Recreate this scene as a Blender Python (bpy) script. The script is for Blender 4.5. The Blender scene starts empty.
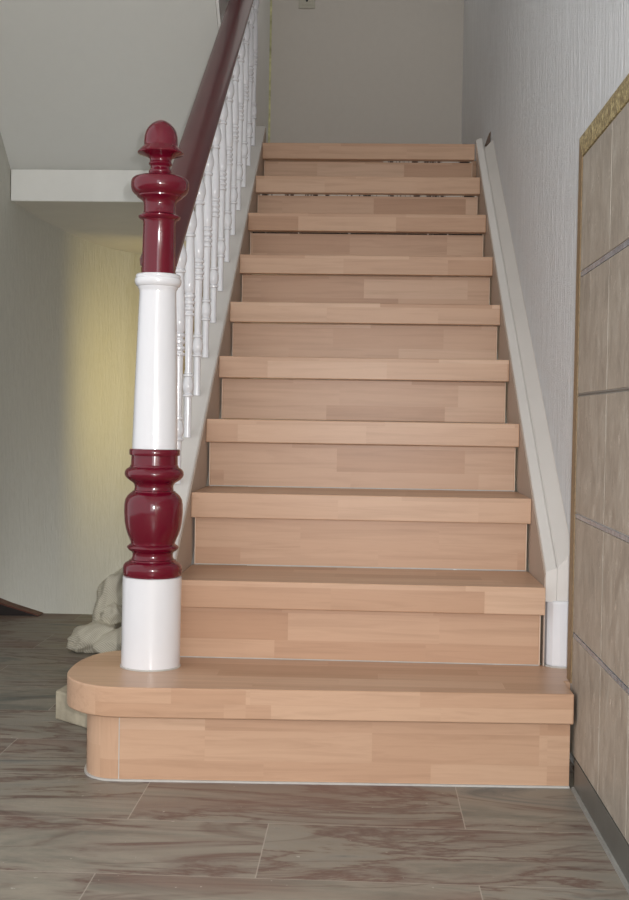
import bpy, bmesh, math, random
from mathutils import Vector, Matrix, noise
random.seed(7)
C = bpy.context.scene.collection
SC = bpy.context.scene

# ------------------------------------------------------------------ camera
cam_d = bpy.data.cameras.new('camera'); cam = bpy.data.objects.new('camera', cam_d); C.objects.link(cam)
FPX, PITCH, ROLL, YAW = 1221.1, -0.0251, 0.016, -0.0423
CAM = Vector((0.012, -2.4436, 0.7229))
fwd = Vector((math.sin(YAW)*math.cos(PITCH), math.cos(YAW)*math.cos(PITCH), math.sin(PITCH)))
r0 = Vector((math.cos(YAW), -math.sin(YAW), 0)); u0 = r0.cross(fwd)
rr = r0*math.cos(ROLL) + u0*math.sin(ROLL); uu = -r0*math.sin(ROLL) + u0*math.cos(ROLL)
m = Matrix((rr, uu, -fwd)).transposed().to_4x4(); m.translation = CAM
cam.matrix_world = m
cam_d.sensor_fit = 'VERTICAL'; cam_d.sensor_height = 24; cam_d.lens = 24*FPX/900; cam_d.clip_start = 0.02
SC.camera = cam

# ------------------------------------------------------------------ world and light
w = bpy.data.worlds.new('world'); SC.world = w; w.use_nodes = True
w.node_tree.nodes['Background'].inputs[0].default_value = (0.97, 0.99, 1.0, 1)
w.node_tree.nodes['Background'].inputs[1].default_value = 1.04
def light(name, kind, loc, power, col, **k):
    d = bpy.data.lights.new(name, kind); d.energy = power; d.color = col
    for a, b in k.items(): setattr(d, a, b)
    o = bpy.data.objects.new(name, d); o.location = loc; C.objects.link(o); return o
# the photographer's flash, just right of and above the lens
light('camera_flash', 'POINT', CAM + Vector((0.036, 0.0, 0.035)), 125, (1.0, 0.985, 0.97), shadow_soft_size=0.010)
# soft fill added behind the camera for ambient light and broad highlights
rear = light('rear_fill', 'AREA', (-0.10, -4.5, 1.25), 15, (0.96, 0.98, 1.0), shape='RECTANGLE', size=1.0, size_y=1.8)
rear.rotation_euler = (math.radians(92), 0, 0)
# unseen fill added above the landing to brighten the back wall
up = light('landing_fill', 'AREA', (0.0, 3.0, 3.25), 1.4, (1.0, 0.97, 0.92), shape='RECTANGLE', size=0.8, size_y=0.9)
# warm lamp under the landing
cl = light('cellar_lamp', 'AREA', (-0.80, 3.30, 0.85), 3.8, (1.0, 0.80, 0.31), shape='RECTANGLE', size=0.05, size_y=0.9)
cl.rotation_euler = (math.radians(90), 0, math.radians(24))
SC.view_settings.view_transform = 'Standard'; SC.view_settings.look = 'None'
SC.view_settings.gamma = 1; SC.view_settings.use_curve_mapping = False
SC.view_settings.exposure = 0.0

# ------------------------------------------------------------------ material helpers
def srgb(r, g, b):
    f = lambda c: (c/255/12.92) if c/255 <= 0.04045 else ((c/255+0.055)/1.055)**2.4
    return (f(r), f(g), f(b), 1)
class NT:
    def __init__(s, name, rough=0.5, spec=0.5, coat=0.0):
        s.m = bpy.data.materials.new(name); s.m.use_nodes = True
        s.t = s.m.node_tree; s.b = s.t.nodes['Principled BSDF']
        s.b.inputs['Roughness'].default_value = rough
        s.b.inputs['Specular IOR Level'].default_value = spec
        s.b.inputs['Coat Weight'].default_value = coat
        s.b.inputs['Coat Roughness'].default_value = 0.05
    def n(s, typ, **k):
        o = s.t.nodes.new(typ)
        for a, b in k.items(): setattr(o, a, b)
        return o
    def l(s, a, b): s.t.links.new(a, b)
    def coord(s, kind='Object', scale=(1, 1, 1), rot=(0, 0, 0)):
        tc = s.n('ShaderNodeTexCoord'); mp = s.n('ShaderNodeMapping')
        mp.inputs['Scale'].default_value = scale; mp.inputs['Rotation'].default_value = rot
        s.l(tc.outputs[kind], mp.inputs[0]); return mp.outputs[0]
    def noise(s, vec, scale, detail=4, rough=0.55, dist=0.0):
        o = s.n('ShaderNodeTexNoise'); s.l(vec, o.inputs['Vector'])
        o.inputs['Scale'].default_value = scale; o.inputs['Detail'].default_value = detail
        o.inputs['Roughness'].default_value = rough; o.inputs['Distortion'].default_value = dist
        return o.outputs[0]
    def ramp(s, fac, stops):
        o = s.n('ShaderNodeValToRGB'); s.l(fac, o.inputs[0]); e = o.color_ramp.elements
        while len(e) < len(stops): e.new(0.5)
        for k, (p, c) in enumerate(stops): e[k].position = p; e[k].color = c
        return o.outputs[0]
    def math(s, op, a, b=None, c=None):
        o = s.n('ShaderNodeMath', operation=op)
        for i, v in enumerate((a, b, c)):
            if v is None: continue
            if isinstance(v, (int, float)): o.inputs[i].default_value = v
            else: s.l(v, o.inputs[i])
        return o.outputs[0]
    def mix(s, fac, a, b, mode='MIX'):
        o = s.n('ShaderNodeMix', data_type='RGBA', blend_type=mode)
        for i, v in ((0, fac), (6, a), (7, b)):
            if isinstance(v, (int, float)): o.inputs[i].default_value = v
            elif isinstance(v, tuple): o.inputs[i].default_value = v
            else: s.l(v, o.inputs[i])
        return o.outputs[2]
    def bump(s, h, strength, dist=0.002):
        o = s.n('ShaderNodeBump'); o.inputs['Strength'].default_value = strength; o.inputs['Distance'].default_value = dist
        s.l(h, o.inputs['Height']); s.l(o.outputs[0], s.b.inputs['Normal'])
    def col(s, c):
        if isinstance(c, tuple): s.b.inputs['Base Color'].default_value = c
        else: s.l(c, s.b.inputs['Base Color'])

def mat_plain(name, c, rough=0.5, spec=0.5, coat=0.0, var=0.06, nscale=9, bump=0.0, bscale=60):
    t = NT(name, rough, spec, coat); v = t.coord()
    n = t.noise(v, nscale)
    dk = tuple(x*(1-var) for x in c[:3]) + (1,); lt = tuple(min(1, x*(1+var)) for x in c[:3]) + (1,)
    t.col(t.ramp(n, [(0.3, dk), (0.7, lt)]))
    if bump: t.bump(t.noise(v, bscale), bump)
    return t.m

def mat_wood(name, axis='x'):
    t = NT(name, 0.38, 0.32)
    tc = t.n('ShaderNodeTexCoord'); sp = t.n('ShaderNodeSeparateXYZ'); t.l(tc.outputs['Object'], sp.inputs[0])
    X, Y, Z = sp.outputs
    rnd = t.n('ShaderNodeObjectInfo').outputs['Random']
    if axis == 'x':
        lng, a, wd, ln = X, t.math('ADD', Z, 10.0), 0.062, 0.34
        b = t.math('ADD', Y, 10.0)
        row = t.math('ADD', t.math('FLOOR', t.math('DIVIDE', a, wd)), t.math('MULTIPLY', t.math('FLOOR', t.math('DIVIDE', b, wd)), 3.7))
    else:
        lng, wd, ln = Z, 0.040, 0.13
        row = t.math('FLOOR', t.math('DIVIDE', t.math('ADD', X, 10.0), wd))
    wn = t.n('ShaderNodeTexWhiteNoise', noise_dimensions='2D'); cb = t.n('ShaderNodeCombineXYZ')
    t.l(row, cb.inputs[0]); t.l(rnd, cb.inputs[1]); t.l(cb.outputs[0], wn.inputs['Vector'])
    off = t.math('MULTIPLY', wn.outputs['Value'], 2.0)
    cell = t.math('FLOOR', t.math('ADD', t.math('DIVIDE', lng, ln), off))
    wn2 = t.n('ShaderNodeTexWhiteNoise', noise_dimensions='3D'); cb2 = t.n('ShaderNodeCombineXYZ')
    t.l(row, cb2.inputs[0]); t.l(cell, cb2.inputs[1]); t.l(rnd, cb2.inputs[2]); t.l(cb2.outputs[0], wn2.inputs['Vector'])
    base = t.ramp(wn2.outputs['Value'], [(0.0, srgb(184, 146, 118)), (0.25, srgb(195, 159, 132)), (0.8, srgb(201, 166, 139)), (1.0, srgb(209, 176, 150))])
    # grain, stretched along the stave, shifted per stave
    gs = (3, 60, 60) if axis == 'x' else (60, 60, 4)
    mp = t.n('ShaderNodeMapping'); t.l(tc.outputs['Object'], mp.inputs[0]); mp.inputs['Scale'].default_value = gs
    sh = t.n('ShaderNodeVectorMath', operation='ADD'); t.l(mp.outputs[0], sh.inputs[0])
    cs = t.n('ShaderNodeVectorMath', operation='SCALE'); t.l(wn2.outputs['Color'], cs.inputs[0]); cs.inputs['Scale'].default_value = 40
    t.l(cs.outputs[0], sh.inputs[1])
    g = t.noise(sh.outputs[0], 1.0, 5, 0.6, 0.6)
    grain = t.ramp(g, [(0.3, (0.86, 0.84, 0.82, 1)), (0.55, (1, 1, 1, 1)), (0.8, (0.93, 0.92, 0.90, 1))])
    c = t.mix(1.0, base, grain, 'MULTIPLY')
    big = t.noise(tc.outputs['Object'], 2.5, 2)
    c = t.mix(1.0, c, t.ramp(big, [(0.3, (0.95, 0.93, 0.92, 1)), (0.7, (1, 1, 1, 1))]), 'MULTIPLY')
    t.col(c)
    t.bump(g, 0.08, 0.0006)
    return t.m
WOOD = mat_wood('oiled beech staves'); WOODV = mat_wood('oiled beech upright staves', 'z')

def mat_plaster(name, c, scale, strength, dist=0.003, stretch=(1, 1, 0.22), var=0.05, spec=0.3, rough=0.75):
    t = NT(name, rough, spec); v = t.coord(scale=stretch)
    n = t.noise(v, scale, 6, 0.7, 0.3); n2 = t.noise(t.coord(), 1.3, 3)
    dk = tuple(x*(1-var) for x in c[:3]) + (1,)
    t.col(t.mix(t.math('MULTIPLY', n2, 0.6), t.ramp(n, [(0.35, dk), (0.6, c)]), tuple(x*0.93 for x in c[:3]) + (1,)))
    t.bump(t.ramp(n, [(0.35, (0, 0, 0, 1)), (0.7, (1, 1, 1, 1))]), strength, dist)
    return t.m
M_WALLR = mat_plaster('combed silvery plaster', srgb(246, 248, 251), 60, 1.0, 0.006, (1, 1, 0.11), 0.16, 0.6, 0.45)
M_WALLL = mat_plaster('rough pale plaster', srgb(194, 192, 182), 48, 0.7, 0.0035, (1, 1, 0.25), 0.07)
M_WALLB = mat_plaster('smooth beige wallpaper', srgb(206, 200, 192), 30, 0.12, 0.002, (1, 1, 1), 0.03)
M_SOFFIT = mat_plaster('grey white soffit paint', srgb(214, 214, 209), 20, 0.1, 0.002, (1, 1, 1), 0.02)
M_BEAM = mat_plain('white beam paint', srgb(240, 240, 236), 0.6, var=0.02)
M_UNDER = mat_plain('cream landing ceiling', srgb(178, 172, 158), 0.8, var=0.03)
M_WHITE = mat_plain('white gloss enamel', srgb(226, 226, 230), 0.16, 0.5, 0.4, var=0.015, nscale=4)
M_STRW = mat_plain('white satin stringer paint', srgb(216, 211, 206), 0.35, 0.5, var=0.03, nscale=5)
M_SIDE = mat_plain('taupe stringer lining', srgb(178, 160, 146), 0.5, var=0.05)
M_RED = mat_plain('oxblood gloss enamel', srgb(100, 8, 32), 0.10, 0.5, 0.2, var=0.05, nscale=4)
M_RAIL = mat_plain('oxblood handrail enamel', srgb(80, 20, 28), 0.38, 0.5, 0.3, var=0.10, nscale=6)
M_CAULK = mat_plain('pale caulk', srgb(186, 183, 178), 0.5, var=0.08, nscale=40)
M_DARK = mat_plain('dark brown wood', srgb(30, 22, 20), 0.6, var=0.3)
M_REDBR = mat_plain('red brown wood edge', srgb(96, 52, 42), 0.5, var=0.2)
M_BASE = mat_plain('dark grey skirting', srgb(92, 92, 88), 0.4, var=0.12, nscale=14)
M_STEEL = mat_plain('brushed steel edge strip', srgb(150, 150, 146), 0.4, 0.6, var=0.1)
M_PLATE = mat_plain('pale grey plastic', srgb(186, 182, 168), 0.5, var=0.02)
M_BLACK = mat_plain('black recess', srgb(18, 16, 15), 0.6, var=0.1)
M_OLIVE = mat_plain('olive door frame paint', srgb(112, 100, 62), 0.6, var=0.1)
M_SLAB = mat_plain('stone slab edge', srgb(160, 152, 134), 0.7, var=0.15, nscale=30)

def mat_tile():
    t = NT('mottled grey beige wall tile', 0.30, 0.5)
    v = t.coord(scale=(1, 1, 0.45)); n = t.noise(v, 26, 6, 0.65, 0.6)
    rnd = t.coord()
    c = t.ramp(n, [(0.25, srgb(136, 127, 117)), (0.5, srgb(162, 153, 141)), (0.75, srgb(184, 177, 166))])
    fl = t.ramp(t.noise(t.coord(scale=(1, 1, 0.32)), 70, 3, 0.6), [(0.60, (0, 0, 0, 1)), (0.68, (1, 1, 1, 1))])
    t.col(t.mix(t.math('MULTIPLY', fl, 0.5), c, srgb(214, 208, 198)))
    t.l(t.ramp(fl, [(0, (0.42,)*3+(1,)), (1, (0.2,)*3+(1,))]), t.b.inputs['Roughness'])
    t.bump(n, 0.6, 0.004); return t.m
def mat_mosaic():
    t = NT('gold brown speckled border tile', 0.35, 0.6)
    v = t.coord(); n = t.noise(v, 130, 3, 0.7)
    t.col(t.ramp(n, [(0.35, srgb(96, 80, 52)), (0.5, srgb(150, 130, 86)), (0.62, srgb(214, 200, 150))]))
    t.bump(n, 0.4, 0.001); return t.m
def mat_listello():
    t = NT('blue grey glass strip', 0.2, 0.6)
    n = t.noise(t.coord(), 60, 4)
    t.col(t.ramp(n, [(0.35, srgb(112, 120, 130)), (0.65, srgb(146, 154, 162))])); return t.m
def mat_floor():
    t = NT('streaked brown grey marble slabs', 0.42, 0.45)
    tc = t.n('ShaderNodeTexCoord'); sp = t.n('ShaderNodeSeparateXYZ'); t.l(tc.outputs['Object'], sp.inputs[0])
    X, Y, Z = sp.outputs
    RH, RW = 0.268, 0.62
    ry = t.math('DIVIDE', t.math('ADD', Y, 10*RH + 0.228), RH); row = t.math('FLOOR', ry)
    odd = t.math('MODULO', row, 2.0)
    rx = t.math('ADD', t.math('DIVIDE', t.math('ADD', X, 10*RW + 0.155), RW), t.math('MULTIPLY', t.math('SUBTRACT', 1.0, odd), 0.42)); col = t.math('FLOOR', rx)
    fy = t.math('FRACT', ry); fx = t.math('FRACT', rx)
    dy = t.math('MULTIPLY', t.math('MINIMUM', fy, t.math('SUBTRACT', 1.0, fy)), RH)
    dx = t.math('MULTIPLY', t.math('MINIMUM', fx, t.math('SUBTRACT', 1.0, fx)), RW)
    joint = t.math('LESS_THAN', t.math('MINIMUM', dx, dy), 0.0011)
    wn = t.n('ShaderNodeTexWhiteNoise', noise_dimensions='2D'); cb = t.n('ShaderNodeCombineXYZ')
    t.l(row, cb.inputs[0]); t.l(col, cb.inputs[1]); t.l(cb.outputs[0], wn.inputs['Vector'])
    cs = t.n('ShaderNodeVectorMath', operation='SCALE'); t.l(wn.outputs['Color'], cs.inputs[0]); cs.inputs['Scale'].default_value = 11
    mp = t.n('ShaderNodeMapping'); mp.inputs['Scale'].default_value = (1.3, 5.0, 1); mp.inputs['Rotation'].default_value = (0, 0, 0.04)
    t.l(tc.outputs['Object'], mp.inputs[0])
    ad = t.n('ShaderNodeVectorMath', operation='ADD'); t.l(mp.outputs[0], ad.inputs[0]); t.l(cs.outputs[0], ad.inputs[1])
    v = ad.outputs[0]
    n1 = t.noise(v, 1.15, 8, 0.62, 0.7)
    c = t.ramp(n1, [(0.28, srgb(84, 90, 88)), (0.37, srgb(124, 120, 110)), (0.44, srgb(146, 138, 126)), (0.485, srgb(132, 122, 112)), (0.51, srgb(108, 86, 78)),
                    (0.54, srgb(140, 132, 120)), (0.61, srgb(142, 136, 126)), (0.69, srgb(98, 102, 100)), (0.85, srgb(130, 118, 108))])
    # thin rust veins where the banding noise crosses one level
    n2 = t.noise(v, 0.75, 5, 0.55, 1.6)
    vein = t.ramp(t.math('ABSOLUTE', t.math('SUBTRACT', n2, 0.5)), [(0.0, (1, 1, 1, 1)), (0.022, (0, 0, 0, 1))])
    c = t.mix(t.math('MULTIPLY', vein, 0.45), c, srgb(94, 72, 66))
    red = t.ramp(t.noise(v, 0.5, 3, 0.5, 0.8), [(0.56, (0, 0, 0, 1)), (0.66, (1, 1, 1, 1))])
    c = t.mix(t.math('MULTIPLY', red, 0.45), c, srgb(120, 84, 74))
    n3 = t.noise(v, 3.0, 5, 0.6, 0.5)
    c = t.mix(1.0, c, t.ramp(n3, [(0.3, (0.76, 0.77, 0.78, 1)), (0.65, (1.06, 1.06, 1.05, 1))]), 'MULTIPLY')
    # dust: small pale specks
    sp2 = t.ramp(t.noise(tc.outputs['Object'], 75, 2, 0.5), [(0.75, (0, 0, 0, 1)), (0.78, (1, 1, 1, 1))])
    c = t.mix(t.math('MULTIPLY', sp2, 0.5), c, srgb(190, 186, 178))
    c = t.mix(t.math('MULTIPLY', joint, 0.55), c, srgb(178, 170, 160))
    t.col(c)
    t.l(t.ramp(n3, [(0.3, (0.34,)*3+(1,)), (0.7, (0.55,)*3+(1,))]), t.b.inputs['Roughness'])
    t.bump(n1, 0.12, 0.002)
    return t.m
def mat_knit():
    t = NT('beige ribbed knit', 0.95, 0.1)
    wv = t.n('ShaderNodeTexWave', wave_type='BANDS', bands_direction='DIAGONAL'); t.l(t.coord(), wv.inputs[0])
    wv.inputs['Scale'].default_value = 80; wv.inputs['Distortion'].default_value = 2.0; wv.inputs['Detail'].default_value = 1
    t.col(t.ramp(wv.outputs['Fac'], [(0.2, srgb(196, 189, 170)), (0.7, srgb(216, 210, 194))]))
    t.bump(wv.outputs['Fac'], 0.5, 0.002); return t.m
def mat_gap():
    t = NT('broken white residue in gap', 0.6, 0.3)
    n = t.noise(t.coord(scale=(28, 1, 1)), 1.0, 4, 0.7)
    t.col(t.ramp(n, [(0.45, srgb(40, 28, 22)), (0.5, srgb(215, 210, 200))])); return t.m
def mat_gap2():
    t = NT('dark gap with few flecks', 0.6, 0.3)
    n = t.noise(t.coord(scale=(40, 1, 1)), 1.0, 4, 0.7)
    t.col(t.ramp(n, [(0.6, srgb(46, 32, 24)), (0.64, srgb(190, 180, 170))])); return t.m
M_TILE, M_MOSAIC, M_LIST, M_FLOOR, M_KNIT, M_GAP, M_GAP2 = mat_tile(), mat_mosaic(), mat_listello(), mat_floor(), mat_knit(), mat_gap(), mat_gap2()
M_MOSAICD = mat_plain('brown border tile', srgb(128, 106, 76), 0.4, var=0.25, nscale=120)
M_SCRAP = mat_plain('old brown skirting wood', srgb(104, 82, 68), 0.6, var=0.2)
M_GROUT = mat_plain('pale grout', srgb(196, 190, 184), 0.8, var=0.06, nscale=60)
M_STONE = mat_plain('cream broken plaster', srgb(168, 158, 138), 0.9, var=0.2, nscale=25, bump=0.8, bscale=40)
M_YEL = mat_plain('yellowed paper edge', srgb(196, 194, 150), 0.8, var=0.4, nscale=25)

# ------------------------------------------------------------------ mesh helpers
def obj(name, bm, mat, parent=None, smooth=False, bev=0.0, seg=2):
    me = bpy.data.meshes.new(name); bmesh.ops.recalc_face_normals(bm, faces=bm.faces[:]); bm.to_mesh(me); bm.free()
    me.materials.append(mat); o = bpy.data.objects.new(name, me); C.objects.link(o)
    if parent: o.parent = parent
    if smooth:
        for p in me.polygons: p.use_smooth = True
    if bev:
        b = o.modifiers.new('bevel', 'BEVEL'); b.width = bev; b.segments = seg; b.limit_method = 'ANGLE'; b.angle_limit = math.radians(35)
    return o
def box(bm, x0, x1, y0, y1, z0, z1):
    v = [bm.verts.new((x, y, z)) for z in (z0, z1) for x, y in ((x0, y0), (x1, y0), (x1, y1), (x0, y1))]
    for f in ((0, 3, 2, 1), (4, 5, 6, 7), (0, 1, 5, 4), (1, 2, 6, 5), (2, 3, 7, 6), (3, 0, 4, 7)): bm.faces.new([v[i] for i in f])
def bx(*a):
    bm = bmesh.new(); box(bm, *a); return bm
def prism(pts, axis, a, b):
    """closed outline extruded along axis: 'x' takes (y,z), 'z' takes (x,y), 'y' takes (x,z)"""
    bm = bmesh.new()
    P = {'x': lambda p, t: (t, p[0], p[1]), 'y': lambda p, t: (p[0], t, p[1]), 'z': lambda p, t: (p[0], p[1], t)}[axis]
    A = [bm.verts.new(P(p, a)) for p in pts]; B = [bm.verts.new(P(p, b)) for p in pts]
    n = len(pts); bm.faces.new(A); bm.faces.new(B[::-1])
    for i in range(n): bm.faces.new((A[i], A[(i+1) % n], B[(i+1) % n], B[i]))
    return bm
def lathe(prof, seg=48, cx=0, cy=0):
    """prof: (radius, z) bottom to top; ends closed"""
    bm = bmesh.new(); rings = []
    for r, z in prof:
        if r < 1e-5: rings.append([bm.verts.new((cx, cy, z))])
        else: rings.append([bm.verts.new((cx+r*math.cos(2*math.pi*k/seg), cy+r*math.sin(2*math.pi*k/seg), z)) for k in range(seg)])
    for A, B in zip(rings, rings[1:]):
        for k in range(seg):
            k2 = (k+1) % seg
            if len(A) == 1: bm.faces.new((A[0], B[k2], B[k]))
            elif len(B) == 1: bm.faces.new((A[k], A[k2], B[0]))
            else: bm.faces.new((A[k], A[k2], B[k2], B[k]))
    if len(rings[0]) > 1: bm.faces.new(rings[0][::-1])
    if len(rings[-1]) > 1: bm.faces.new(rings[-1])
    return bm
def smooth_profile(p, n=4):
    """Catmull-Rom through the given points"""
    out = []
    for i in range(len(p)-1):
        a, b, c, d = p[max(i-1, 0)], p[i], p[i+1], p[min(i+2, len(p)-1)]
        for k in range(n):
            t = k/n
            out.append(tuple(0.5*(2*b[j]+(c[j]-a[j])*t+(2*a[j]-5*b[j]+4*c[j]-d[j])*t*t+(-a[j]+3*b[j]-3*c[j]+d[j])*t**3) for j in (0, 1)))
    out.append(p[-1]); return out
def tag(o, label=None, cat=None, group=None, kind=None):
    if label: o['label'] = label
    if cat: o['category'] = cat
    if group: o['group'] = group
    if kind: o['kind'] = kind
    return o
def thing(name, label, cat, loc=(0, 0, 0), group=None):
    o = bpy.data.objects.new(name, None); C.objects.link(o); o.location = loc; o.empty_display_size = 0.05
    return tag(o, label, cat, group)
def struct(name, bm, mat, label=None, **k): return tag(obj(name, bm, mat, **k), label, kind='structure')
def autosmooth(o, ang=35):
    me = o.data
    for p in me.polygons: p.use_smooth = True
    bm = bmesh.new(); bm.from_mesh(me)
    for e in bm.edges:
        if len(e.link_faces) == 2 and e.calc_face_angle(0) > math.radians(ang): e.smooth = False
    bm.to_mesh(me); bm.free(); return o

# ------------------------------------------------------------------ constants of the stairs
G, RISE, HALF, TH = 0.26, 0.18, 0.4130, 0.0616
FLOOR_Z = -0.019
SL = RISE/G
def nose(y): return RISE + SL*y
XW = 0.474          # plastered right wall
XT = 0.444          # face of the wall tiles
YB = 3.90           # back wall
YE = 2.065          # where the hall floor stops above the cellar stairs

# ------------------------------------------------------------------ setting
struct('floor', prism([(-4.0, -4.6), (0.60, -4.6), (0.60, YE), (-1.5, YE), (-1.5, 0.6), (-4.0, 0.6)], 'z', FLOOR_Z-0.15, FLOOR_Z), M_FLOOR,
       'brown and grey streaked marble slab floor of the hall')
struct('wall_right', bx(XW, XW+0.12, -4.6, YB, FLOOR_Z, 3.3), M_WALLR, 'silvery combed plaster wall right of the stairs')
struct('wall_back', bx(-1.6, XW, YB, YB+0.1, -1.3, 3.3), M_WALLB, 'beige wall beyond the top of the stairs')
# left wall, its far end rounding into the back wall
pl = [(-1.405, 0.6), (-1.405, 2.55), (-1.402, 2.85), (-1.385, 3.08), (-1.365, 3.32), (-1.32, 3.56), (-1.26, 3.74), (-1.16, YB)]
pl = [pl[0]] + smooth_profile(pl[1:], 5)
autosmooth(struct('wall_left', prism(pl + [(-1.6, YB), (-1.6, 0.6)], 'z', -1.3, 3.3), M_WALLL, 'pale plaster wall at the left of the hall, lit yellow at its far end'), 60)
struct('ceiling', bx(-1.6, XW+0.12, -4.6, YB+0.1, 3.3, 3.4), M_SOFFIT)
SY, SZ = 2.34, 1.683
struct('ceiling_soffit', prism([(SY, SZ), (SY+0.15, SZ), (0.55, SZ+0.82*(SY-0.55)+0.14), (0.45, SZ+0.82*(SY-0.45))], 'x', -1.405, -0.532), M_SOFFIT,
       'grey white sloping underside of the upper flight at the upper left')
struct('trim_1', bx(-1.402, -0.53, SY-0.012, SY+0.005, 1.5645, SZ+0.004), M_BEAM, 'white beam across the left above the cellar entrance', bev=0.003)
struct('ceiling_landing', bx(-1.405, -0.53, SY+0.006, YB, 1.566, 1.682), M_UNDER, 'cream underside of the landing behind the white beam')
struct('wall_stairwell', prism([(2.50, 1.80), (YB, 1.80), (YB, 3.3), (0.5, 3.3), (0.5, 3.20), (2.34, 1.70), (2.34, 1.5625), (2.5, 1.5625)], 'x', -0.56, -0.522), M_BEAM,
       'white side wall of the landing behind the balusters')
struct('floor_landing', bx(-0.52, XW, 2.34+0.31, YB, 1.60, 1.80), WOOD, 'beech landing floor at the top of the stairs')
struct('trim_2', bx(-0.522, -0.512, YB-0.004, YB, 1.80, 3.3), M_YEL, 'thin yellowed strip down the left edge of the back wall')
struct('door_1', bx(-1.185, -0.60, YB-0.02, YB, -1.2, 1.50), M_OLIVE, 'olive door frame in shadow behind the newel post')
# dark sloping skirting end at the far left, at the edge of the cellar stairs
t = thing('threshold_wedge', 'dark wooden wedge with red-brown top edge at the far left floor end', 'wood wedge', (-1.30, YE-0.04, FLOOR_Z))
obj('wedge_body', prism([(-0.10, 0), (0.115, 0), (0.0, 0.032), (-0.10, 0.066)], 'y', -0.03, 0.03), M_DARK, t)
obj('wedge_edge', prism([(-0.10, 0.066), (0.0, 0.032), (0.115, 0.0), (0.118, 0.003), (0.0, 0.038), (-0.10, 0.074)], 'y', -0.029, 0.034), M_REDBR, t)

# ------------------------------------------------------------------ tiled wall panel
tw = struct('wall_tiled', bx(XT+0.003, XW, -3.2, 0.119, 0.046, 1.312), M_GROUT, 'grey beige tiled lower wall at the right edge')
cols = [0.085, -0.215]; 
while cols[-1] > -3.0: cols.append(cols[-1]-0.24)
rows = [(0.047, 0.284), (0.294, 0.529), (0.539, 0.7790), (0.7835, 1.0225), (1.034, 1.268)]
bm = bmesh.new(); g = 0.0014
for a, b in zip(cols, cols[1:]):
    for z0, z1 in rows: box(bm, XT, XT+0.006, b+g, a-g, z0+g*0.6, z1-g*0.6)
obj('tile', bm, M_TILE, tw, bev=0.0008, seg=1)
bm = bmesh.new()
for z0, z1 in ((0.2842, 0.2925), (0.5292, 0.5375), (1.0228, 1.0325)): box(bm, XT+0.0004, XT+0.005, -3.0, 0.085, z0, z1)
obj('glass_strip', bm, M_LIST, tw)
bm = bmesh.new(); box(bm, XT, XT+0.005, -3.0, 0.085, 0.7797, 0.7828); obj('dark_joint', bm, M_BASE, tw)
# border: upright at the stair end, level along the top, mitred
bd = tag(thing('trim_3', 'gold brown speckled border round the wall tiles', None), kind='structure')
obj('upright_border', prism([(0.086, 0.186), (0.136, 0.186), (0.122, 1.313), (0.086, 1.2695)], 'x', XT-0.002, XW-0.0005), M_MOSAICD, bd, bev=0.001)
y = 0.122; bm = bmesh.new(); first = True; 
while y > -3.0:
    y2 = -0.03 if first else y-0.24
    pts = [((0.086 if first else y)-0.0012, 1.2695), (y-0.0012, 1.313), (y2, 1.313), (y2, 1.2695)]
    q = prism(pts, 'x', XT-0.002, XW-0.0005); me = bpy.data.meshes.new('t'); q.to_mesh(me); q.free(); bm.from_mesh(me); bpy.data.meshes.remove(me)
    y = y2; first = False
obj('top_border', bm, M_MOSAIC, bd, bev=0.0006)
bs = struct('baseboard_right', bx(XT-0.001, XW, -3.2, 0.028, FLOOR_Z, 0.046), M_BASE, 'dark grey skirting under the wall tiles')
obj('steel_strip', bx(XT-0.006, XT-0.001, -3.2, 0.026, FLOOR_Z, FLOOR_Z+0.008), M_STEEL, bs)

# ------------------------------------------------------------------ stairs
ORD = ['', 'lowest', 'second', 'third', 'fourth', 'fifth', 'sixth', 'seventh', 'eighth', 'ninth', 'topmost']
def step(i):
    y0 = (i-1)*G
    lab = 'topmost beech step, meeting the landing below the beige back wall' if i == 10 else ORD[i] + ' beech step, counted from the floor up'
    t = thing('stair_step', lab, 'stair step', (0, y0, (i-1)*RISE), group='beech stair steps')
    j = (i*0.37) % 0.31          # slide the stave pattern
    ov = 0.033
    d = 0.31
    pts = [(0, RISE-TH), (ov-0.001, RISE-TH), (ov-0.001, RISE-0.022), (d-0.02, RISE-0.022), (d-0.02, RISE), (0, RISE)]
    obj('tread', prism(pts, 'x', -HALF, HALF), WOOD, t, bev=0.0022, seg=2)
    gap = 0.004 if i >= 8 else 0.0005
    obj('riser', bx(-HALF+0.0075, HALF-0.0075, ov, ov+0.018, 0.0005, RISE-TH-gap), WOOD, t, bev=0.002)
    mb = M_WOODBEAD
    obj('sealant_bead', bx(-HALF+0.0055, -HALF+0.008, ov-0.0012, ov+0.010, 0.001, RISE-TH-0.002), mb, t)
    obj('sealant_bead', bx(HALF-0.008, HALF-0.0055, ov-0.0012, ov+0.010, 0.001, RISE-TH-0.002), mb, t)
    if i <= 4: obj('sealant_bead', bx(-HALF+0.008, HALF-0.008, ov-0.0016, ov-0.0002, 0.0005, 0.0026), M_CAULK, t)
    if i >= 8:
        x0 = {8: -0.40, 9: -0.40, 10: 0.06}[i]
        obj('gap_filler', bx(x0, HALF-0.01, ov-0.001, ov+0.006, RISE-TH-0.005, RISE-TH-0.0005), M_GAP2 if i == 8 else M_GAP, t)
    return t
M_WOODBEAD = mat_plain('tan sealant', srgb(214, 186, 162), 0.5, var=0.05)
for i in range(2, 11): step(i)
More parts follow.
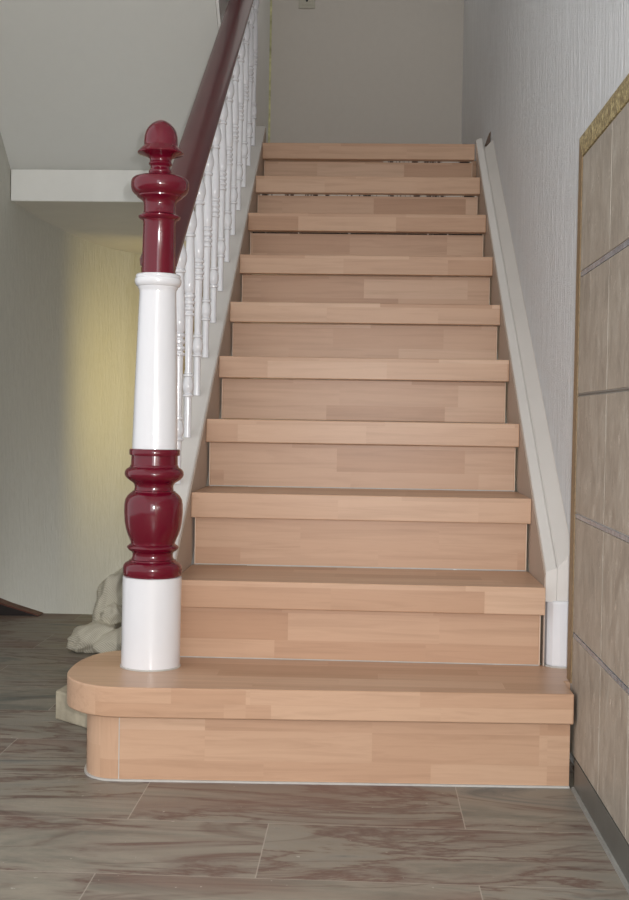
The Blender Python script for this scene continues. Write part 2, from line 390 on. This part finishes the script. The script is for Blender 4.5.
# first step, wider, with a rounded left end carrying the newel post
t = thing('stair_step', 'lowest and widest beech step, its left end rounded under the newel post', 'stair step', (0, 0, FLOOR_Z), group='beech stair steps')
edge = smooth_profile([(-0.44, -0.028), (-0.475, -0.0285), (-0.515, -0.022), (-0.556, 0.002), (-0.592, 0.045), (-0.612, 0.105), (-0.617, 0.18), (-0.612, 0.25), (-0.592, 0.315), (-0.555, 0.355), (-0.50, 0.372)], 4)
out = [(0.473, 0.1375), (0.4375, 0.1375), (0.4375, 0.012)] + edge + [(-0.412, 0.372), (-0.412, 0.31), (0.473, 0.31)]
o = obj('tread', prism(out, 'z', RISE-TH-FLOOR_Z, RISE-FLOOR_Z), WOOD, t); autosmooth(o, 30)
b = o.modifiers.new('bevel', 'BEVEL'); b.width = 0.003; b.segments = 2; b.limit_method = 'ANGLE'; b.angle_limit = math.radians(40)
XJ = -0.480
obj('riser', prism([(XJ, 0.006), (0.4365, 0.046), (0.4365, 0.066), (XJ, 0.026)], 'z', 0.003, RISE-TH-FLOOR_Z), WOOD, t, bev=0.001)
cr = smooth_profile([(XJ-0.001, 0.006), (-0.505, 0.0075), (-0.530, 0.019), (-0.550, 0.042), (-0.563, 0.08), (-0.566, 0.14), (-0.562, 0.22), (-0.55, 0.30), (-0.50, 0.34)], 4)
o = obj('riser_end', prism(cr + [(-0.43, 0.34), (XJ, 0.026)], 'z', 0.003, RISE-TH-FLOOR_Z), WOODV, t); autosmooth(o, 30)
def off(p, d):
    r = []
    for i in range(len(p)):
        a, b = Vector(p[max(i-1, 0)]), Vector(p[min(i+1, len(p)-1)]); tn = (b-a).normalized(); r.append((p[i][0]-tn.y*d*-1, p[i][1]+tn.x*d*-1))
    return r
line = [(0.4365, 0.046)] + cr
ol = off(line, -0.0045); 
if ol[5][1] > line[5][1]: ol = off(line, 0.0045)
obj('sealant_bead', prism(line + ol[::-1], 'z', 0.0, 0.004), M_CAULK, t)
# upright joint beads of the first riser
bm = bmesh.new(); box(bm, XJ-0.0009, XJ+0.0009, 0.0052, 0.012, 0.004, RISE-TH-FLOOR_Z-0.001); obj('joint_bead', bm, M_CAULK, t)

# ------------------------------------------------------------------ stringers
H = 0.013
def strip(x0, x1, y0, y1, h0, h1): return prism([(y0, nose(y0)+h0), (y1, nose(y1)+h0), (y1, nose(y1)+h1), (y0, nose(y0)+h1)], 'x', x0, x1)
ls = thing('stair_stringer', 'white closed stringer under the balusters, left of the treads', 'stringer')
obj('stringer_board', prism([(0.26, 0.18), (0.62, 0.30), (2.51, nose(2.51)-0.30), (2.51, nose(2.51)+H-0.025), (0.26, nose(0.26)+H)], 'x', -0.502, -0.4165), M_STRW, ls, bev=0.004)
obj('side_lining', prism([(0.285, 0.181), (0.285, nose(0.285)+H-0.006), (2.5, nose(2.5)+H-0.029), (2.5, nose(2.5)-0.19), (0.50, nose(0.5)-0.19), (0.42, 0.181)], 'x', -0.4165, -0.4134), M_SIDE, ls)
def slope(sec, y0, y1):
    bm = bmesh.new()
    A = [bm.verts.new((x, y0, nose(y0)+h)) for x, h in sec]; B = [bm.verts.new((x, y1, nose(y1)+h)) for x, h in sec]
    n = len(sec); bm.faces.new(A); bm.faces.new(B[::-1])
    for i in range(n): bm.faces.new((A[i], A[(i+1) % n], B[(i+1) % n], B[i]))
    return bm
rs = thing('stair_stringer', 'white painted stringer and skirting against the right wall', 'stringer')
obj('stringer_board', slope([(0.4165, -0.052), (0.4406, -0.052), (0.4406, H+0.0085), (0.4375, H+0.010), (0.4175, H+0.002), (0.4165, H)], 0.285, 2.34), M_STRW, rs)
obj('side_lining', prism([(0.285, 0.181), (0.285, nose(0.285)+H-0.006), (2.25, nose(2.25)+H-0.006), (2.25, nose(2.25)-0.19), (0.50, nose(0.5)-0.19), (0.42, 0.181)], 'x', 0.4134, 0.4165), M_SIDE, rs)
obj('skirting_board', slope([(0.4412, -0.052), (XW-0.0005, -0.052), (XW-0.0005, 0.062), (0.470, 0.056), (0.4440, H+0.014), (0.4412, H+0.008)], 0.285, 2.25), M_STRW, rs)
nb = thing('stringer_block', 'white rounded block where the right stringer ends on the lowest step', 'end block', (0.449, 0.318, 0.18))
obj('block_body', prism([(0.0245, 0.105), (-0.029, 0.105), (-0.030, -0.012), (-0.027, -0.026), (-0.016, -0.039), (0.000, -0.046), (0.0245, -0.048)], 'z', 0.001, 0.148), M_WHITE, nb, bev=0.006, seg=3)
obj('caulk_ring', prism([(0.0245, -0.051), (0.000, -0.049), (-0.018, -0.042), (-0.0295, -0.028), (-0.0315, -0.012), (-0.0315, 0.103), (0.0245, 0.103)], 'z', 0.0, 0.003), M_CAULK, nb)
tag(obj('wood_wedge', prism([(0.4535, 1.800), (XW-0.0005, 1.800), (XW-0.0005, 1.850), (0.467, 1.842)], 'y', 2.345, 2.38), M_SCRAP), 'small brown wedge of old skirting at the top of the right stringer', 'wood scrap')

# ------------------------------------------------------------------ newel post
NX, NY = -0.4500, 0.19
nw = thing('newel_post', 'white and oxblood red turned newel post with acorn top', 'newel post', (NX, NY, RISE))
nw.rotation_euler = (0, math.radians(0.42), 0)
K = 2.635/1221.1
def vz(v): # height along the post for a measured picture row of the photograph's newel
    return (668-v)*(1.3649-0.1751)/(668-119)*0.9945
def prof(rows, n=1, smooth=False):
    p = [(hw*K, vz(v)) for v, hw in rows]
    return p
base = [(29.6, 670.4), (29.6, 577.5), (28.6, 576.8)]
o = obj('base_block', lathe([(r*K, max(vz(v), 0.0005)) for r, v in base], 64), M_WHITE, nw); autosmooth(o)
obj('base_sealant', lathe([(30.6*K, 0.0), (30.6*K, 0.002), (29.6*K, 0.0035)], 48), M_CAULK, nw)
low = [(577, 27.5), (576, 28.6), (573, 29.4), (569, 29.6), (566, 29.2), (563.5, 27.5), (562, 25), (561.2, 23.6), (560.2, 23.4), (559.6, 21.5), (557, 20.3), (553.5, 20.2), (551.5, 21.6), (550.8, 23.4), (549.5, 24.6),
       (547.6, 26.2), (546.3, 25.6), (545, 23.6), (544, 22.2), (542.5, 22.2), (540, 23.2), (535, 25.4), (529, 27.4), (521, 28.8), (512, 29.4), (504, 29.3), (499, 28.3), (495.5, 26.2), (493, 23.6), (491.6, 21.6), (490.6, 21.4), (490, 19.8), (487, 19.3), (484.5, 19.6),
       (482.5, 21.2), (481, 23.6), (479, 26.4), (476.5, 28.8), (474, 29.6), (471, 29.3), (468.8, 27.8), (467.4, 25.6), (466.6, 24.4), (465.2, 24.2), (464.4, 23.4), (455.2, 23.2), (454.8, 25.0), (453.6, 25.4), (449.6, 25.4), (448.6, 24.8), (448.2, 22.6)]
o = obj('lower_red_turning', lathe([(h*K, vz(v)) for v, h in low], 64), M_RED, nw); autosmooth(o, 40)
colm = [(448.2, 22.7), (400, 21.6), (350, 20.2), (310, 18.9), (292, 18.3), (289, 18.6), (287.4, 19.8), (286.0, 20.0), (285.4, 21.4), (283, 22.8), (280.5, 23.4), (278, 23.0), (277, 21.8), (276.2, 22.4), (275, 22.4), (273.6, 21.2), (273, 17)]
o = obj('white_column', lathe([(h*K, vz(v)) for v, h in colm], 64), M_WHITE, nw); autosmooth(o, 40)
up = [(273, 16.6), (222, 16.0), (219.6, 17), (218.4, 19.4), (217, 20.8), (215.6, 21.0), (214.4, 19.6), (213, 16.8), (211, 16.0), (205, 15.8), (202, 16.2), (199.5, 18), (197.5, 21), (196.4, 22.6), (195.2, 22.8), (193.4, 25.5), (190.5, 27.8), (187, 28.8), (182, 28.9), (179.0, 28.0), (177.2, 26),
      (176, 22), (175.2, 12.5), (173.6, 10.6), (172.6, 11.0), (171.3, 11.6), (169.8, 11.3), (168.6, 10.2), (166, 9.8), (165, 10.6), (163.6, 11.8), (162.2, 11.6), (160.8, 10.4), (159, 10.6), (157, 12), (155.4, 15.5), (154, 20), (153, 22.6), (152, 23.0), (150.6, 22.0), (148, 20), (146, 17.6), (144.6, 16.9), (141, 16.8), (136, 16.5), (131, 15.2), (127, 13), (123.5, 9.8), (121, 6), (119.6, 2.6), (119.2, 0)]
o = obj('acorn_finial', lathe([(h*K, vz(v)) for v, h in up], 64), M_RED, nw); autosmooth(o, 40)

# ------------------------------------------------------------------ handrail
hr = thing('handrail', 'oxblood red sloping handrail running up from the newel post', 'handrail')
sec = [(-0.020, 0.0), (0.020, 0.0), (0.022, 0.011), (0.027, 0.015), (0.027, 0.024), (0.020, 0.028), (0.020, 0.035), (0.033, 0.042), (0.0345, 0.054), (0.029, 0.065), (0.015, 0.0725), (0, 0.0745)]
sec = sec + [(-x, z) for x, z in sec[::-1] if 0 < x] 
sec = [s for k, s in enumerate(sec) if s not in sec[:k]]
RX = -0.4505; HB = 0.668
def rail(y0, y1):
    bm = bmesh.new()
    A = [bm.verts.new((RX+x*1.2, y0, nose(y0)+HB+z*1.15)) for x, z in sec]; B = [bm.verts.new((RX+x*1.2, y1, nose(y1)+HB+z*1.15)) for x, z in sec]
    n = len(sec); bm.faces.new(A); bm.faces.new(B[::-1])
    for i in range(n): bm.faces.new((A[i], A[(i+1) % n], B[(i+1) % n], B[i]))
    return bm
autosmooth(obj('rail_body', rail(0.2285, 2.62), M_RAIL, hr), 38)
ud = thing('newel_post', 'dark foot of the upper newel post beside the top of the handrail', 'newel post', (-0.5175+0.036, 2.03, 2.215))
autosmooth(obj('drop_turning', lathe([(0, 0), (0.012, 0.004), (0.018, 0.02), (0.016, 0.035), (0.022, 0.05), (0.024, 0.08), (0.024, 0.9)], 32), M_RAIL, ud), 40)

# ------------------------------------------------------------------ balusters
BX = -0.4505
def bal_profile(L):
    p = [(0.0088, 0.0), (0.0088, 0.104), (0.0130, 0.106), (0.0134, 0.110), (0.0092, 0.113), (0.0112, 0.118), (0.0140, 0.127), (0.0142, 0.136), (0.0120, 0.148), (0.0086, 0.156), (0.0126, 0.158), (0.0126, 0.163), (0.0086, 0.165),
         (0.0092, 0.21), (0.0104, 0.27), (0.0110, 0.312), (0.0140, 0.314), (0.0140, 0.320), (0.0104, 0.322)]
    for k in range(3):
        z = 0.325+k*0.0160; p += [(0.0104, z), (0.0142, z+0.004), (0.0144, z+0.009), (0.0104, z+0.0135)]
    p += [(0.0136, 0.375), (0.0138, 0.40), (0.0124, 0.45), (0.0104, 0.495), (0.0092, 0.515), (0.0130, 0.517), (0.0130, 0.523), (0.0096, 0.526), (0.0124, 0.533), (0.0160, 0.546), (0.0162, 0.556), (0.0134, 0.572), (0.0088, 0.586), (0.0082, 0.592),
          (0.0140, 0.596), (0.0140, 0.602), (0.0092, 0.605), (0.0092, L)]
    return [(r*1.07, z) for r, z in p]
NB = ['first', 'second', 'third', 'fourth', 'fifth', 'sixth', 'seventh', 'eighth', 'ninth', 'tenth', 'eleventh', 'twelfth', 'thirteenth']
BL = HB-H+0.020
bo = obj('baluster', lathe(bal_profile(BL), 20), M_WHITE); autosmooth(bo, 40)
for k in range(13):
    o = bo if k == 0 else bo.copy()
    if k: C.objects.link(o)
    y = 0.372 + 0.1635*k
    o.location = (BX, y, nose(y)+H-0.0246*(y-0.26)/2.25-0.001)
    lab = 'white turned baluster, ' + NB[k] + ' up the stairs from the newel post'
    if k == 12: lab = 'white turned baluster, topmost of the row, nearest the landing wall'
    tag(o, lab, 'baluster', 'white balusters under the handrail')

# ------------------------------------------------------------------ things at the left behind the lowest step
def blob(bm, c, r, rot=0, amp=0.10, seed=0, sub=4, tilt=0):
    q = bmesh.new(); bmesh.ops.create_icosphere(q, subdivisions=sub, radius=1)
    R = Matrix.Rotation(rot, 3, 'Z') @ Matrix.Rotation(tilt, 3, 'Y')
    for v in q.verts:
        n = noise.noise(v.co*1.6+Vector((seed, 0, 0)))*amp*2 + noise.noise(v.co*4+Vector((0, seed, 0)))*amp*0.9
        p = v.co*(1+n); v.co = R @ Vector((p.x*r[0], p.y*r[1], p.z*r[2])) + Vector(c)
        v.co.z = max(v.co.z, 0.001)
    me = bpy.data.meshes.new('t'); q.to_mesh(me); q.free(); bm.from_mesh(me); bpy.data.meshes.remove(me)
ct = thing('knitted_cloth', 'crumpled beige knitted cloth heap on the floor behind the newel post', 'cloth', (-0.79, 1.36, FLOOR_Z))
bm = bmesh.new(); blob(bm, (0.002, 0.06, 0.135), (0.066, 0.06, 0.112), 0.1, 0.15, 3, tilt=0.18); blob(bm, (0.01, 0.06, 0.07), (0.055, 0.05, 0.06), 0, 0.15, 4)
obj('upright_fold', bm, M_KNIT, ct, smooth=True)
bm = bmesh.new(); blob(bm, (-0.045, -0.02, 0.045), (0.088, 0.055, 0.046), -0.35, 0.12, 8, tilt=-0.30); obj('left_fold', bm, M_KNIT, ct, smooth=True)
bm = bmesh.new(); blob(bm, (0.055, -0.06, 0.042), (0.085, 0.052, 0.044), 0.15, 0.08, 11, tilt=-0.22); obj('right_roll', bm, M_KNIT, ct, smooth=True)
bm = bmesh.new(); blob(bm, (0.012, -0.002, 0.115), (0.036, 0.03, 0.036), 0, 0.15, 15); obj('knot', bm, M_KNIT, ct, smooth=True)
pf = tag(obj('plaster_fragment', prism([(-0.07, -0.075), (0.035, -0.165), (0.12, -0.12), (0.10, 0.06), (-0.05, 0.08)], 'z', 0, 0.070), M_STONE, bev=0.004), 'flat cream plaster slab fragment on the floor behind the rounded step end', 'rubble')
pf.location = (-0.665, 0.565, FLOOR_Z+0.0005)

# ------------------------------------------------------------------ switch plate high on the back wall
sw = thing('wall_socket', 'pale grey wall plate with a dark centre dot, high on the back wall', 'wall plate', (-0.332, YB, 2.876))
obj('plate', bx(-0.042, 0.042, -0.010, -0.0005, -0.037, 0.045), M_PLATE, sw, bev=0.003)
obj('insert', bx(-0.026, 0.026, -0.014, -0.010, -0.022, 0.030), M_PLATE, sw, bev=0.002)
obj('screw', lathe([(0.0065, -0.0147), (0.0065, -0.0135)], 12), M_BLACK, sw).matrix_local = Matrix.Translation((0, 0, 0)) @ Matrix.Rotation(math.radians(-90), 4, 'X')
